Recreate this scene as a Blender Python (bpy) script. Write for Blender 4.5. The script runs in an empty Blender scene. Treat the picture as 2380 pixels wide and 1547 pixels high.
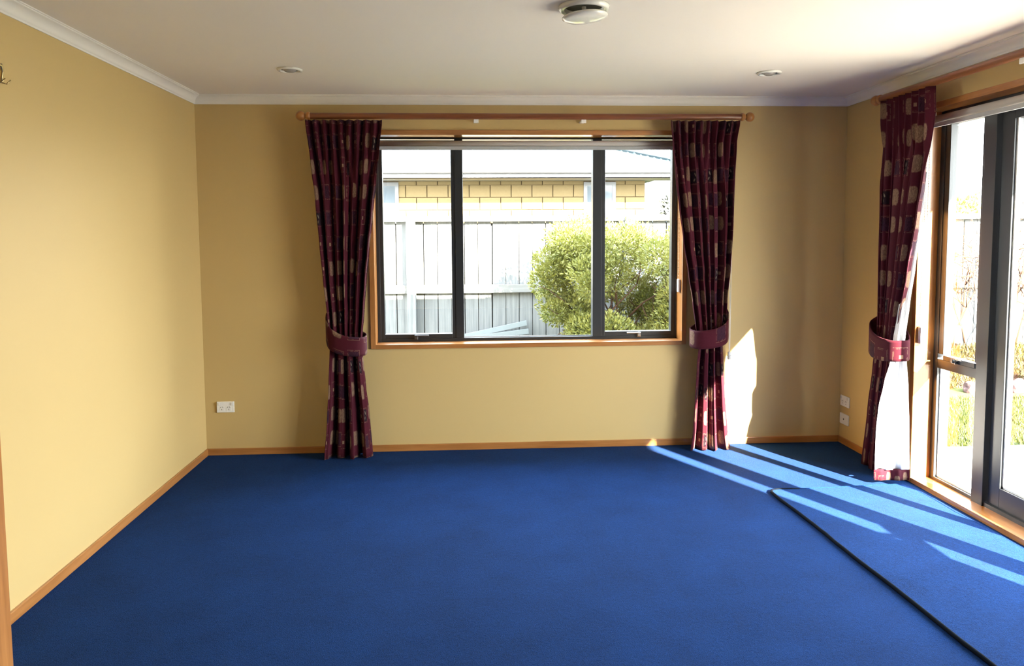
import bpy, bmesh, math, random
from mathutils import Vector, Matrix, noise
SC = bpy.context.scene
COL = SC.collection
random.seed(7)
PI = math.pi

# ------------------------------------------------------------------ camera
W, H = 4.398, 2.40                       # room width and ceiling height (m)
F_PX, PX, PY = 1763.7, 1187.5, 673.3     # focal length and principal point in 2380x1547 pixels
yaw, pitch, roll = -0.0570, 0.0748, -0.0062
fwd = Vector((-math.sin(yaw)*math.cos(pitch), math.cos(yaw)*math.cos(pitch), -math.sin(pitch)))
rgt = Vector((math.cos(yaw), math.sin(yaw), 0.0)); up = rgt.cross(fwd)
r2 = rgt*math.cos(roll) + up*math.sin(roll); u2 = up*math.cos(roll) - rgt*math.sin(roll)
cam_d = bpy.data.cameras.new('camera'); cam = bpy.data.objects.new('camera', cam_d); COL.objects.link(cam)
M = Matrix((r2, u2, -fwd)).transposed().to_4x4(); M.translation = Vector((1.7753, -5.1567, 1.4888))
cam.matrix_world = M
cam_d.sensor_width = 36.0; cam_d.lens = F_PX*36.0/2380.0
cam_d.shift_x = (1190.0-PX)/2380.0; cam_d.shift_y = (PY-773.5)/2380.0
cam_d.clip_start = 0.05; cam_d.clip_end = 500
SC.camera = cam

# ------------------------------------------------------------------ sky, sun, exposure
SUN_DIR = Vector((-0.497, 1.0, -0.555)).normalized()      # the way the light travels
SUN_STRENGTH = 17.0
SKY_STRENGTH = 3.8
EXPOSURE = 3.17
wd = bpy.data.worlds.new('sky'); SC.world = wd; wd.use_nodes = True
nt = wd.node_tree; nt.nodes.clear()
wo = nt.nodes.new('ShaderNodeOutputWorld'); bg = nt.nodes.new('ShaderNodeBackground')
tc = nt.nodes.new('ShaderNodeTexCoord'); sp = nt.nodes.new('ShaderNodeSeparateXYZ'); rp = nt.nodes.new('ShaderNodeValToRGB')
rp.color_ramp.elements[0].position = 0.0; rp.color_ramp.elements[0].color = (1.0, 0.98, 0.94, 1)
rp.color_ramp.elements[1].position = 0.75; rp.color_ramp.elements[1].color = (0.62, 0.73, 0.87, 1)
e = rp.color_ramp.elements.new(0.16); e.color = (0.90, 0.93, 0.94, 1)
nt.links.new(tc.outputs['Generated'], sp.inputs[0]); nt.links.new(sp.outputs['Z'], rp.inputs[0])
nt.links.new(rp.outputs[0], bg.inputs[0]); nt.links.new(bg.outputs[0], wo.inputs[0])
bg.inputs[1].default_value = SKY_STRENGTH
sd = bpy.data.lights.new('sun', 'SUN'); sun = bpy.data.objects.new('sun', sd); COL.objects.link(sun)
sd.energy = SUN_STRENGTH; sd.angle = math.radians(0.6); sd.color = (1.0, 0.90, 0.74)
sun.rotation_euler = SUN_DIR.to_track_quat('-Z', 'Y').to_euler(); sun.location = (8, -10, 8)
def portal(name, loc, rot, sx, sy):       # sampling guide for the sky seen through an opening; gives no light of its own
    l = bpy.data.lights.new(name, 'AREA'); l.shape = 'RECTANGLE'; l.size = sx; l.size_y = sy
    l.cycles.is_portal = True
    o = bpy.data.objects.new(name, l); COL.objects.link(o); o.location = loc; o.rotation_euler = rot
portal('portal_window_light', (2.2, 0.27, 1.44), (-PI/2, 0, 0), 2.15, 1.45)
portal('portal_door_light', (4.68, -2.08, 1.08), (0, PI/2, 0), 2.2, 2.45)
vs = SC.view_settings
vs.view_transform = 'Standard'; vs.look = 'None'; vs.gamma = 1.0; vs.use_curve_mapping = False
vs.exposure = EXPOSURE

# ------------------------------------------------------------------ material helpers
class S:
    """a node socket with arithmetic"""
    def __init__(s, nt, o): s.nt, s.o = nt, o
    def _m(s, op, *a):
        n = s.nt.nodes.new('ShaderNodeMath'); n.operation = op
        for i, v in enumerate((s,)+a):
            if isinstance(v, S): s.nt.links.new(v.o, n.inputs[i])
            else: n.inputs[i].default_value = v
        return S(s.nt, n.outputs[0])
    def __add__(s, b): return s._m('ADD', b)
    def __sub__(s, b): return s._m('SUBTRACT', b)
    def __mul__(s, b): return s._m('MULTIPLY', b)
    def __truediv__(s, b): return s._m('DIVIDE', b)
    def lt(s, b): return s._m('LESS_THAN', b)
    def gt(s, b): return s._m('GREATER_THAN', b)
    def abs(s): return s._m('ABSOLUTE')
    def floor(s): return s._m('FLOOR')
    def fract(s): return s._m('FRACT')
    def max(s, b): return s._m('MAXIMUM', b)
    def min(s, b): return s._m('MINIMUM', b)
    def sin(s): return s._m('SINE')
    def pw(s, b): return s._m('POWER', b)

class Mat:
    def __init__(s, name, rough=0.6, spec=0.5, metal=0.0):
        s.m = bpy.data.materials.new(name); s.m.use_nodes = True; s.nt = s.m.node_tree
        s.b = s.nt.nodes['Principled BSDF']; s.out = s.nt.nodes['Material Output']
        s.b.inputs['Roughness'].default_value = rough; s.b.inputs['Metallic'].default_value = metal
        s.b.inputs['Specular IOR Level'].default_value = spec
    def coord(s, kind='Object'):
        n = s.nt.nodes.new('ShaderNodeTexCoord'); return n.outputs[kind]
    def pos(s):
        n = s.nt.nodes.new('ShaderNodeNewGeometry'); return n.outputs['Position']
    def xyz(s, sock):
        n = s.nt.nodes.new('ShaderNodeSeparateXYZ'); s.nt.links.new(sock, n.inputs[0])
        return [S(s.nt, o) for o in n.outputs]
    def comb(s, x, y, z=0.0):
        n = s.nt.nodes.new('ShaderNodeCombineXYZ')
        for i, v in enumerate((x, y, z)):
            if isinstance(v, S): s.nt.links.new(v.o, n.inputs[i])
            else: n.inputs[i].default_value = v
        return n.outputs[0]
    def mapping(s, sock, scale):
        n = s.nt.nodes.new('ShaderNodeMapping'); s.nt.links.new(sock, n.inputs['Vector'])
        n.inputs['Scale'].default_value = scale; return n.outputs[0]
    def noise(s, sock, scale, detail=3, rough=0.5):
        n = s.nt.nodes.new('ShaderNodeTexNoise'); s.nt.links.new(sock, n.inputs['Vector'])
        n.inputs['Scale'].default_value = scale; n.inputs['Detail'].default_value = detail; n.inputs['Roughness'].default_value = rough
        return S(s.nt, n.outputs[0])
    def white(s, sock):
        n = s.nt.nodes.new('ShaderNodeTexWhiteNoise'); n.noise_dimensions = '3D'; s.nt.links.new(sock, n.inputs['Vector'])
        return S(s.nt, n.outputs['Value'])
    def mix(s, f, a, b):
        n = s.nt.nodes.new('ShaderNodeMix'); n.data_type = 'RGBA'
        if isinstance(f, S): s.nt.links.new(f.o, n.inputs[0])
        else: n.inputs[0].default_value = f
        for i, v in ((6, a), (7, b)):
            if isinstance(v, tuple): n.inputs[i].default_value = v+(1,) if len(v) == 3 else v
            else: s.nt.links.new(v, n.inputs[i])
        return n.outputs[2]
    def ramp(s, f, stops):
        n = s.nt.nodes.new('ShaderNodeValToRGB'); s.nt.links.new(f.o, n.inputs[0]); cr = n.color_ramp
        cr.elements[0].position = stops[0][0]; cr.elements[0].color = stops[0][1]+(1,)
        cr.elements[1].position = stops[-1][0]; cr.elements[1].color = stops[-1][1]+(1,)
        for q, c in stops[1:-1]:
            e = cr.elements.new(q); e.color = c+(1,)
        return n.outputs[0]
    def color(s, sock):
        if isinstance(sock, tuple): s.b.inputs['Base Color'].default_value = sock+(1,)
        else: s.nt.links.new(sock, s.b.inputs['Base Color'])
    def bump(s, h, strength=0.3, dist=0.002):
        n = s.nt.nodes.new('ShaderNodeBump'); n.inputs['Strength'].default_value = strength; n.inputs['Distance'].default_value = dist
        s.nt.links.new(h.o, n.inputs['Height']); s.nt.links.new(n.outputs[0], s.b.inputs['Normal'])

def plain(name, c, rough=0.5, spec=0.5, metal=0.0, var=0.06, scale=30):
    m = Mat(name, rough, spec, metal)
    n = m.noise(m.coord(), scale, 2)
    m.color(m.mix(n, tuple(x*(1-var) for x in c), tuple(min(1, x*(1+var)) for x in c)))
    return m.m

def paint(name, c, rough=0.55, bumpy=0.06):
    m = Mat(name, rough, 0.35); q = m.pos()
    n = m.noise(q, 1.3, 3); m.color(m.mix(n, tuple(x*0.97 for x in c), tuple(min(1, x*1.03) for x in c)))
    m.bump(m.noise(q, 420, 2), bumpy, 0.001); return m.m

def wood(name, c1, c2, axis, rough=0.28, coat=0.35):
    m = Mat(name, rough, 0.5); q = m.pos()
    sc = [38, 38, 38]; sc[axis] = 2.2
    g = m.noise(m.mapping(q, tuple(sc)), 1.0, 4, 0.6)
    g2 = m.noise(m.mapping(q, tuple(x*5 for x in sc)), 1.0, 2)
    m.color(m.ramp(g*0.75+g2*0.25, [(0.32, c1), (0.68, c2)]))
    m.b.inputs['Coat Weight'].default_value = coat; m.b.inputs['Coat Roughness'].default_value = 0.08
    return m.m

MT = {}
MT['wall'] = paint('wall_paint_yellow', (0.565, 0.408, 0.174))
MT['ceil'] = paint('ceiling_paint_white', (0.82, 0.765, 0.69), 0.7)
MT['cornice'] = paint('cornice_paint_white', (0.80, 0.77, 0.72), 0.45, 0.02)
WC1, WC2 = (0.30, 0.115, 0.026), (0.47, 0.205, 0.060)
for i, a in enumerate('xyz'): MT['wood_'+a] = wood('varnished_timber_'+a, WC1, WC2, i)
MT['rod_x'] = wood('stained_pole_x', (0.155, 0.045, 0.015), (0.25, 0.080, 0.026), 0, 0.3, 0.3)
MT['rod_y'] = wood('stained_pole_y', (0.155, 0.045, 0.015), (0.25, 0.080, 0.026), 1, 0.3, 0.3)
MT['finial'] = wood('stained_finial', (0.32, 0.125, 0.028), (0.48, 0.20, 0.052), 2, 0.3, 0.4)
MT['alu'] = plain('charcoal_aluminium', (0.019, 0.022, 0.026), 0.38, 0.5, 0.0, 0.05, 60)
MT['rubber'] = plain('black_gasket', (0.01, 0.01, 0.011), 0.6)
MT['metal'] = plain('satin_metal', (0.62, 0.62, 0.62), 0.25, 0.5, 1.0)
MT['dkmetal'] = plain('dark_handle_metal', (0.10, 0.10, 0.105), 0.3, 0.5, 0.8)
MT['brass'] = plain('aged_brass', (0.55, 0.42, 0.20), 0.28, 0.5, 1.0)
MT['white'] = plain('white_plastic', (0.80, 0.79, 0.77), 0.3, 0.5)
MT['white_gloss'] = plain('white_enamel', (0.78, 0.77, 0.72), 0.12, 0.6)
MT['black'] = plain('black_void', (0.008, 0.008, 0.008), 0.6)
MT['vent_in'] = plain('vent_throat', (0.05, 0.045, 0.035), 0.7)
MT['blind'] = plain('grey_blind_fabric', (0.50, 0.47, 0.46), 0.75, 0.2, 0, 0.05, 200)
MT['blindbar'] = plain('grey_blind_bar', (0.42, 0.43, 0.44), 0.4)
MT['lining'] = plain('white_curtain_lining', (0.82, 0.82, 0.82), 0.85, 0.2, 0, 0.03, 12)
MT['cord'] = plain('white_cord', (0.75, 0.73, 0.68), 0.6)
MT['bead'] = plain('bead_chain', (0.62, 0.55, 0.42), 0.4)

def glass_mat():
    m = Mat('window_glass'); nt = m.nt
    tr = nt.nodes.new('ShaderNodeBsdfTransparent'); tr.inputs[0].default_value = (0.965, 0.985, 0.98, 1)
    gl = nt.nodes.new('ShaderNodeBsdfGlossy'); gl.inputs['Roughness'].default_value = 0.0
    lw = nt.nodes.new('ShaderNodeLayerWeight'); lw.inputs[0].default_value = 0.5
    fr = (S(nt, lw.outputs['Facing']).pw(5.0)*0.96 + 0.04).o.node
    mx = nt.nodes.new('ShaderNodeMixShader')
    nt.links.new(fr.outputs[0], mx.inputs[0]); nt.links.new(tr.outputs[0], mx.inputs[1]); nt.links.new(gl.outputs[0], mx.inputs[2])
    nt.links.new(mx.outputs[0], m.out.inputs[0]); return m.m
MT['glass'] = glass_mat()

def carpet(name, c_lo, c_hi):
    m = Mat(name, 0.95, 0.06); q = m.pos()
    big = m.noise(q, 2.6, 4, 0.6); mid = m.noise(q, 60, 3, 0.6); fine = m.noise(q, 240, 3, 0.75); sm = m.noise(q, 7.0, 3, 0.6)
    f = big*0.25 + sm*0.15 + mid*0.30 + fine*1.0 - 0.35
    m.color(m.ramp(f, [(0.28, tuple(x*0.66 for x in c_lo)), (0.72, tuple(x*1.08 for x in c_hi))]))
    m.b.inputs['Sheen Weight'].default_value = 0.03; m.b.inputs['Sheen Roughness'].default_value = 0.5
    m.b.inputs['Sheen Tint'].default_value = (0.55, 0.72, 1.0, 1)
    m.bump(fine*0.7+mid*0.4, 0.9, 0.006); return m.m
MT['carpet'] = carpet('blue_carpet', (0.0017, 0.0145, 0.070), (0.0052, 0.037, 0.158))
MT['rug'] = carpet('blue_carpet_offcut', (0.0021, 0.0160, 0.075), (0.0058, 0.040, 0.165))
MT['binding'] = plain('dark_rug_binding', (0.004, 0.006, 0.011), 0.9, 0.05)

def fabric(name):
    m = Mat(name, 0.8, 0.12); uv = m.coord('UV'); u, v, _ = m.xyz(uv)
    cw, ch = 0.112, 0.163
    col = (u/cw).floor()
    vv = v/ch + (col*0.5).fract()*0.16
    row = vv.floor()
    r1 = m.white(m.comb(col, row, 3.7)); r2_ = m.white(m.comb(col, row, 9.1)); r3 = m.white(m.comb(row, col, 5.3))
    x = ((u/cw).fract()-0.5)*cw + (r2_-0.5)*0.016
    y = (vv.fract()-0.5)*ch + (r3-0.5)*0.018
    wob = (m.noise(uv, 70, 4, 0.65)-0.5)*0.9
    def soft(s_, k): return (s_*k).max(0.0).min(1.0)
    scr = m.nt.nodes.new('ShaderNodeTexWave'); scr.wave_type = 'RINGS'; scr.inputs['Scale'].default_value = 34.0
    scr.inputs['Distortion'].default_value = 9.0; scr.inputs['Detail'].default_value = 3.0; scr.inputs['Detail Scale'].default_value = 2.2
    m.nt.links.new(m.comb(x*2.6, y*0.8, r1*7.0), scr.inputs['Vector'])
    scrib = S(m.nt, scr.outputs['Fac'])
    blob_d = (x/0.036).pw(4.0)+(y/0.050).pw(4.0)
    blob = soft(blob_d*-1.0+1.0+wob*1.3, 2.2)
    box = x.abs().max(y.abs()*0.80)
    broken = m.noise(uv, 45, 2)
    line1 = box.gt(0.0375)*box.lt(0.0392)*broken.gt(0.44)
    line2 = box.gt(0.0325)*box.lt(0.0337)*broken.gt(0.52)
    inner = soft(box*-1.0+0.0335+wob*0.004, 260.0)
    small = soft(((x-0.004).abs().max((y+0.006).abs()))*-1.0+0.0115+wob*0.003, 500.0)
    leaf1 = (((x-0.004)+(y-0.016)*0.6)/0.008).pw(2.0)+(((y-0.016)-(x-0.004)*0.6)/0.018).pw(2.0)
    leaf2 = (((x+0.006)-(y+0.018)*0.6)/0.007).pw(2.0)+(((y+0.018)+(x+0.006)*0.6)/0.014).pw(2.0)
    leaf = soft(leaf1*-1.0+1.0, 3.0).max(soft(leaf2*-1.0+1.0, 3.0))
    is_blob = r1.lt(0.36); is_out = r1.gt(0.36)*r1.lt(0.57); is_dark = r1.gt(0.60)*r1.lt(0.84); is_leaf = r1.gt(0.84)*r1.lt(0.93)
    n = m.noise(uv, 9, 4, 0.6)
    base = m.mix(n, (0.036, 0.0032, 0.0080), (0.062, 0.0062, 0.0140))
    weave = m.noise(uv, 380, 2)
    base = m.mix(weave*0.22, base, (0.10, 0.016, 0.027))
    cream = m.mix(scrib, (0.130, 0.070, 0.048), (0.235, 0.150, 0.092))
    dark = m.mix(scrib, (0.014, 0.0045, 0.012), (0.036, 0.012, 0.024))
    c = m.mix(is_dark*inner*0.85, base, dark)
    c = m.mix(is_leaf*inner*0.9, c, (0.011, 0.006, 0.010))
    c = m.mix(is_blob*blob*0.85, c, cream)
    c = m.mix((is_out.max(is_dark).max(is_leaf))*(line1.max(line2))*0.8, c, (0.21, 0.135, 0.085))
    c = m.mix(is_out*small*0.85, c, (0.24, 0.15, 0.09))
    c = m.mix(is_leaf*leaf*0.8, c, (0.20, 0.165, 0.115))
    m.color(c); m.bump(weave, 0.25, 0.001)
    m.b.inputs['Sheen Weight'].default_value = 0.03
    return m.m
MT['fabric'] = fabric('burgundy_print_fabric')

# exterior materials
def weathered(name, c1, c2, axis=2, rough=0.85):
    m = Mat(name, rough, 0.2); q = m.pos()
    sc = [45, 45, 45]; sc[axis] = 1.6
    n = m.noise(m.mapping(q, tuple(sc)), 1.0, 4, 0.65); k = m.noise(q, 3.0, 3)
    m.color(m.ramp(n*0.8+k*0.2, [(0.30, c1), (0.70, c2)])); m.bump(n, 0.4, 0.003); return m.m
MT['fence'] = weathered('weathered_paling', (0.070, 0.072, 0.072), (0.135, 0.135, 0.130))
MT['fence_x'] = weathered('weathered_rail', (0.085, 0.082, 0.076), (0.15, 0.145, 0.135), 0)
MT['concrete'] = plain('patio_concrete', (0.33, 0.30, 0.255), 0.9, 0.2, 0, 0.08, 14)
MT['soil'] = plain('garden_soil', (0.055, 0.036, 0.022), 0.95, 0.1, 0, 0.3, 9)
MT['lawn'] = plain('lawn_earth', (0.055, 0.062, 0.020), 0.95, 0.1, 0, 0.3, 20)
MT['brick'] = plain('cream_block', (0.19, 0.142, 0.072), 0.9, 0.2, 0, 0.12, 40)
MT['mortar'] = plain('mortar', (0.075, 0.052, 0.026), 0.95, 0.1)
MT['brick2'] = plain('house_brick', (0.22, 0.14, 0.08), 0.9, 0.2, 0, 0.15, 30)
MT['roof'] = plain('pale_roof_steel', (0.020, 0.030, 0.036), 0.6, 0.2, 0.0, 0.03, 8)
MT['gutter'] = plain('white_gutter', (0.16, 0.165, 0.18), 0.35, 0.5)
MT['soffit'] = plain('soffit_board', (0.20, 0.20, 0.21), 0.7)
MT['darkglass'] = plain('dark_pane', (0.10, 0.12, 0.14), 0.08, 0.6)
MT['rock'] = plain('pinkish_rock', (0.075, 0.045, 0.042), 0.9, 0.2, 0, 0.35, 16)
MT['bark'] = plain('brown_twig', (0.045, 0.022, 0.012), 0.85, 0.2, 0, 0.25, 40)
MT['hill'] = plain('hazy_hillside', (0.10, 0.13, 0.16), 1.0, 0.0, 0, 0.1, 0.3)
MT['board'] = plain('pale_blue_board', (0.115, 0.128, 0.132), 0.6)
def leafy(name, c1, c2, scale=5.0):
    m = Mat(name, 0.5, 0.35); q = m.pos(); n = m.noise(q, scale, 3); k = m.noise(q, 60, 2)
    c = m.ramp(n*0.6+k*0.4, [(0.30, c1), (0.70, c2)]); m.color(c)
    t = m.nt.nodes.new('ShaderNodeBsdfTranslucent'); m.nt.links.new(c, t.inputs[0])
    x = m.nt.nodes.new('ShaderNodeMixShader'); x.inputs[0].default_value = 0.28
    m.nt.links.new(m.b.outputs[0], x.inputs[1]); m.nt.links.new(t.outputs[0], x.inputs[2]); m.nt.links.new(x.outputs[0], m.out.inputs[0])
    return m.m
MT['leaf'] = leafy('shrub_leaf', (0.062, 0.080, 0.013), (0.215, 0.200, 0.045))
MT['leaf2'] = leafy('grey_green_leaf', (0.022, 0.026, 0.022), (0.055, 0.060, 0.048))
MT['grass'] = leafy('grass_blade', (0.045, 0.058, 0.009), (0.085, 0.092, 0.024), 2.0)
MT['drygrass'] = leafy('dry_grass_blade', (0.050, 0.032, 0.007), (0.100, 0.080, 0.022), 2.5)

# ------------------------------------------------------------------ mesh helpers
def box(bm, x0, x1, y0, y1, z0, z1):
    x0, x1 = min(x0, x1), max(x0, x1); y0, y1 = min(y0, y1), max(y0, y1); z0, z1 = min(z0, z1), max(z0, z1)
    v = [bm.verts.new((x, y, z)) for z in (z0, z1) for y in (y0, y1) for x in (x0, x1)]
    for q in ((0,2,3,1), (4,5,7,6), (0,1,5,4), (2,6,7,3), (0,4,6,2), (1,3,7,5)): bm.faces.new([v[i] for i in q])
def boxes(*bs):
    bm = bmesh.new()
    for b in bs: box(bm, *b)
    return bm
def tube(bm, pts, rads, seg=10, cap=True):
    pts = [Vector(q) for q in pts]
    if not isinstance(rads, (list, tuple)): rads = [rads]*len(pts)
    rings = []; ref = None
    for i, q in enumerate(pts):
        t = (pts[min(i+1, len(pts)-1)]-pts[max(i-1, 0)]).normalized()
        if ref is None: ref = Vector((0, 0, 1)) if abs(t.z) < 0.9 else Vector((1, 0, 0))
        a = t.cross(ref).normalized(); b = t.cross(a).normalized(); ref = -b if False else ref
        rings.append([bm.verts.new(q + (a*math.cos(2*PI*k/seg)+b*math.sin(2*PI*k/seg))*rads[i]) for k in range(seg)])
    for i in range(len(rings)-1):
        for k in range(seg):
            bm.faces.new((rings[i][k], rings[i][(k+1) % seg], rings[i+1][(k+1) % seg], rings[i+1][k]))
    if cap:
        bm.faces.new(rings[0][::-1]); bm.faces.new(rings[-1])
def lathe(bm, prof, origin, axis='z', seg=32):
    """prof: (radius, height) list; axis of turning"""
    o = Vector(origin); rings = []
    for r, h in prof:
        ring = []
        for k in range(seg):
            c, s_ = math.cos(2*PI*k/seg)*r, math.sin(2*PI*k/seg)*r
            d = {'z': (c, s_, h), 'x': (h, c, s_), 'y': (c, h, s_)}[axis]
            ring.append(bm.verts.new(o+Vector(d)))
        rings.append(ring)
    for i in range(len(rings)-1):
        for k in range(seg): bm.faces.new((rings[i][k], rings[i][(k+1) % seg], rings[i+1][(k+1) % seg], rings[i+1][k]))
    if prof[0][0] > 1e-6: bm.faces.new(rings[0][::-1])
    if prof[-1][0] > 1e-6: bm.faces.new(rings[-1])
    bmesh.ops.remove_doubles(bm, verts=bm.verts, dist=1e-6)
def tag(o, label=None, cat=None, group=None, kind=None):
    if label: o['label'] = label
    if cat: o['category'] = cat
    if group: o['group'] = group
    if kind: o['kind'] = kind
    return o
def obj(name, bm, mat, parent=None, smooth=False, bevel=0.0, solid=0.0):
    me = bpy.data.meshes.new(name)
    bmesh.ops.recalc_face_normals(bm, faces=bm.faces)
    bm.to_mesh(me); bm.free()
    o = bpy.data.objects.new(name, me); COL.objects.link(o)
    me.materials.append(MT[mat] if isinstance(mat, str) else mat)
    if smooth:
        for f in me.polygons: f.use_smooth = True
    if solid:
        s = o.modifiers.new('thick', 'SOLIDIFY'); s.thickness = solid; s.offset = 0.0
    if bevel:
        b = o.modifiers.new('bevel', 'BEVEL'); b.width = bevel; b.segments = 2; b.limit_method = 'ANGLE'
    if parent: o.parent = parent
    return o
def empty(name, loc=(0, 0, 0)):
    o = bpy.data.objects.new(name, None); COL.objects.link(o); o.empty_display_size = 0.1
    return o                                   # parts keep room coordinates; the Empty stays at the origin of the room
def struct(name, bm, mat, label=None, **k):
    return tag(obj(name, bm, mat, **k), label, None, None, 'structure')
def sstruct(name, label=None):
    return tag(empty(name), label, None, None, 'structure')
def lerp_tab(tab, z):
    t = sorted(tab)
    if z <= t[0][0]: return t[0][1]
    for (a, b), (c, d) in zip(t, t[1:]):
        if z <= c:
            f = (z-a)/(c-a); f = f*f*(3-2*f)*0.5+f*0.5
            return b+(d-b)*f
    return t[-1][1]

# ------------------------------------------------------------------ the shell of the room
D = -9.5                                  # wall behind the camera
struct('floor', boxes((-0.2, W+0.065, D-0.2, 0.15, -0.2, 0.0)), 'carpet', 'dark blue carpeted floor')
struct('ceiling', boxes((-0.2, W+0.1, D-0.2, 0.1, H, H+0.04)), 'ceil', 'off-white plaster ceiling')
struct('wall_left', boxes((-0.2, 0, D-0.2, 0.2, -0.2, H)), 'wall', 'plain yellow wall on the left')
wx0, wx1, wz0, wz1 = 1.120, 3.280, 0.710, 2.172
struct('wall_back', boxes((0, wx0, 0, 0.24, -0.2, H), (wx1, W, 0, 0.24, -0.2, H), (wx0, wx1, 0, 0.24, -0.2, wz0), (wx0, wx1, 0, 0.24, wz1, H)), 'wall', 'yellow wall around the window')
dy0, dy1, dz1 = -0.858, -3.305, 2.195
wr = struct('wall_right', boxes((W, W+0.10, dy0, 0.24, -0.2, H), (W, W+0.10, D-0.2, dy1, -0.2, H), (W, W+0.10, dy1, dy0, dz1, H)), 'wall', 'yellow wall around the glazed doors')
struct('wall_front', boxes((0, W, D-0.2, D, -0.2, H)), 'wall', 'yellow wall behind the viewer')

# cove cornice
prof = [(0.0, 0.058), (0.005, 0.058), (0.006, 0.051)]
for k in range(7):
    a = (k/6)*PI/2; prof.append((0.010+0.036*(1-math.cos(a)), 0.046-0.036*math.sin(a)))
prof += [(0.047, 0.006), (0.052, 0.005), (0.052, 0.0)]
def cornice(name, side, label):
    bm = bmesh.new(); A, B = [], []
    for o_, d_ in prof:
        z = H-d_
        if side == 'left': a, b = (o_, D, z), (o_, -o_, z)
        elif side == 'right': a, b = (W-o_, D, z), (W-o_, -o_, z)
        else: a, b = (o_, -o_, z), (W-o_, -o_, z)
        A.append(bm.verts.new(a)); B.append(bm.verts.new(b))
    for i in range(len(prof)-1): bm.faces.new((A[i], A[i+1], B[i+1], B[i]))
    o = struct(name, bm, 'cornice', label)
    for f in o.data.polygons: f.use_smooth = 3 <= f.index <= 8
cornice('trim_1', 'left', 'white cove cornice along the left wall')
cornice('trim_2', 'back', 'white cove cornice above the window wall')
cornice('trim_3', 'right', 'white cove cornice above the glazed doors')
# baseboards
bh, bt = 0.046, 0.013
struct('baseboard_left', boxes((0, bt, -3.0, -bt, 0, bh)), 'wood_y', 'varnished timber baseboard of the left wall', bevel=0.003)
struct('baseboard_back', boxes((0, W, -bt, 0, 0, bh)), 'wood_x', 'varnished timber baseboard under the window', bevel=0.003)
struct('baseboard_right', boxes((W-bt, W, -0.850, -bt, 0, bh)), 'wood_y', 'varnished timber baseboard beside the glazed doors', bevel=0.003)
# timber-lined end of a short wall at the left edge
struct('wall_stub', boxes((0, 0.445, -3.15, -3.02, 0, H)), 'wall', 'short wall return at the left edge')
struct('trim_4', boxes((0.445, 0.472, -3.17, -3.0, 0, H)), 'wood_z', 'light timber jamb at the left edge', bevel=0.003)

# ------------------------------------------------------------------ window in the back wall
w1 = sstruct('window_1', 'charcoal three-part aluminium window with timber lining')
lx0, lx1, lz0, lz1 = 1.150, 3.252, 0.738, 2.144
obj('liner_side', boxes((wx0-0.004, lx0, -0.014, 0.14, wz0, wz1)), 'wood_z', w1, bevel=0.002)
obj('liner_side', boxes((lx1, wx1+0.004, -0.014, 0.14, wz0, wz1)), 'wood_z', w1, bevel=0.002)
obj('liner_head', boxes((lx0, lx1, -0.014, 0.14, lz1, wz1+0.004)), 'wood_x', w1, bevel=0.002)
obj('liner_sill', boxes((lx0, lx1, -0.014, 0.14, wz0-0.002, lz0)), 'wood_x', w1, bevel=0.002)
fy0, fy1 = 0.125, 0.20
fx0, fx1, fz0, fz1 = 1.150, 3.262, 0.735, 2.146
obj('frame', boxes((fx0, fx0+0.022, fy0, fy1, fz0, fz1), (fx1-0.022, fx1, fy0, fy1, fz0, fz1), (fx0+0.022, fx1-0.022, fy0, fy1, fz0, fz0+0.024), (fx0+0.022, fx1-0.022, fy0+0.02, fy1, fz1-0.012, fz1)), 'alu', w1, bevel=0.002)
m1, m2 = (1.692, 1.748), (2.653, 2.715)
obj('mullion', boxes((m1[0], m1[1], fy0, fy1, fz0+0.024, fz1-0.012)), 'alu', w1, bevel=0.002)
obj('mullion', boxes((m2[0], m2[1], fy0, fy1, fz0+0.024, fz1-0.012)), 'alu', w1, bevel=0.002)
def bars(x0, x1, y0, y1, z0, z1, w, wb=None):
    wb = wb or w
    return boxes((x0, x0+w, y0, y1, z0, z1), (x1-w, x1, y0, y1, z0, z1), (x0+w, x1-w, y0, y1, z0, z0+wb), (x0+w, x1-w, y0, y1, z1-w, z1))
def stay(parent, x, z, flip, mat, y):
    bm = boxes((x-0.012, x+0.012, y-0.022, y, z-0.022, z+0.006))
    s_ = -1 if flip else 1
    box(bm, x-0.012*s_, x+0.088*s_, y-0.034, y-0.022, z+0.004, z+0.013)
    box(bm, x-0.010, x+0.010, y-0.034, y-0.004, z-0.018, z+0.012)
    obj('latch', bm, mat, parent, bevel=0.003)
for x0, x1, lx, fl, mt in ((fx0+0.018, m1[0]+0.004, 1.415, False, 'dkmetal'), (m2[1]-0.004, fx1-0.018, 2.98, True, 'metal')):
    s1 = obj('sash', bars(x0, x1, fy0+0.006, fy1-0.01, fz0+0.02, fz1-0.02, 0.030, 0.034), 'alu', w1, bevel=0.002)
    obj('pane', boxes((x0+0.025, x1-0.025, 0.162, 0.166, fz0+0.045, fz1-0.045)), 'glass', s1)
    stay(s1, lx, fz0+0.038, fl, mt, fy0+0.006)
obj('pane', boxes((m1[1]-0.004, m2[0]+0.004, 0.162, 0.166, fz0+0.02, fz1-0.010)), 'glass', w1)
obj('glazing_bead', boxes((m1[1], m2[0], 0.150, 0.162, fz0+0.022, fz0+0.028)), 'rubber', w1)

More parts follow.
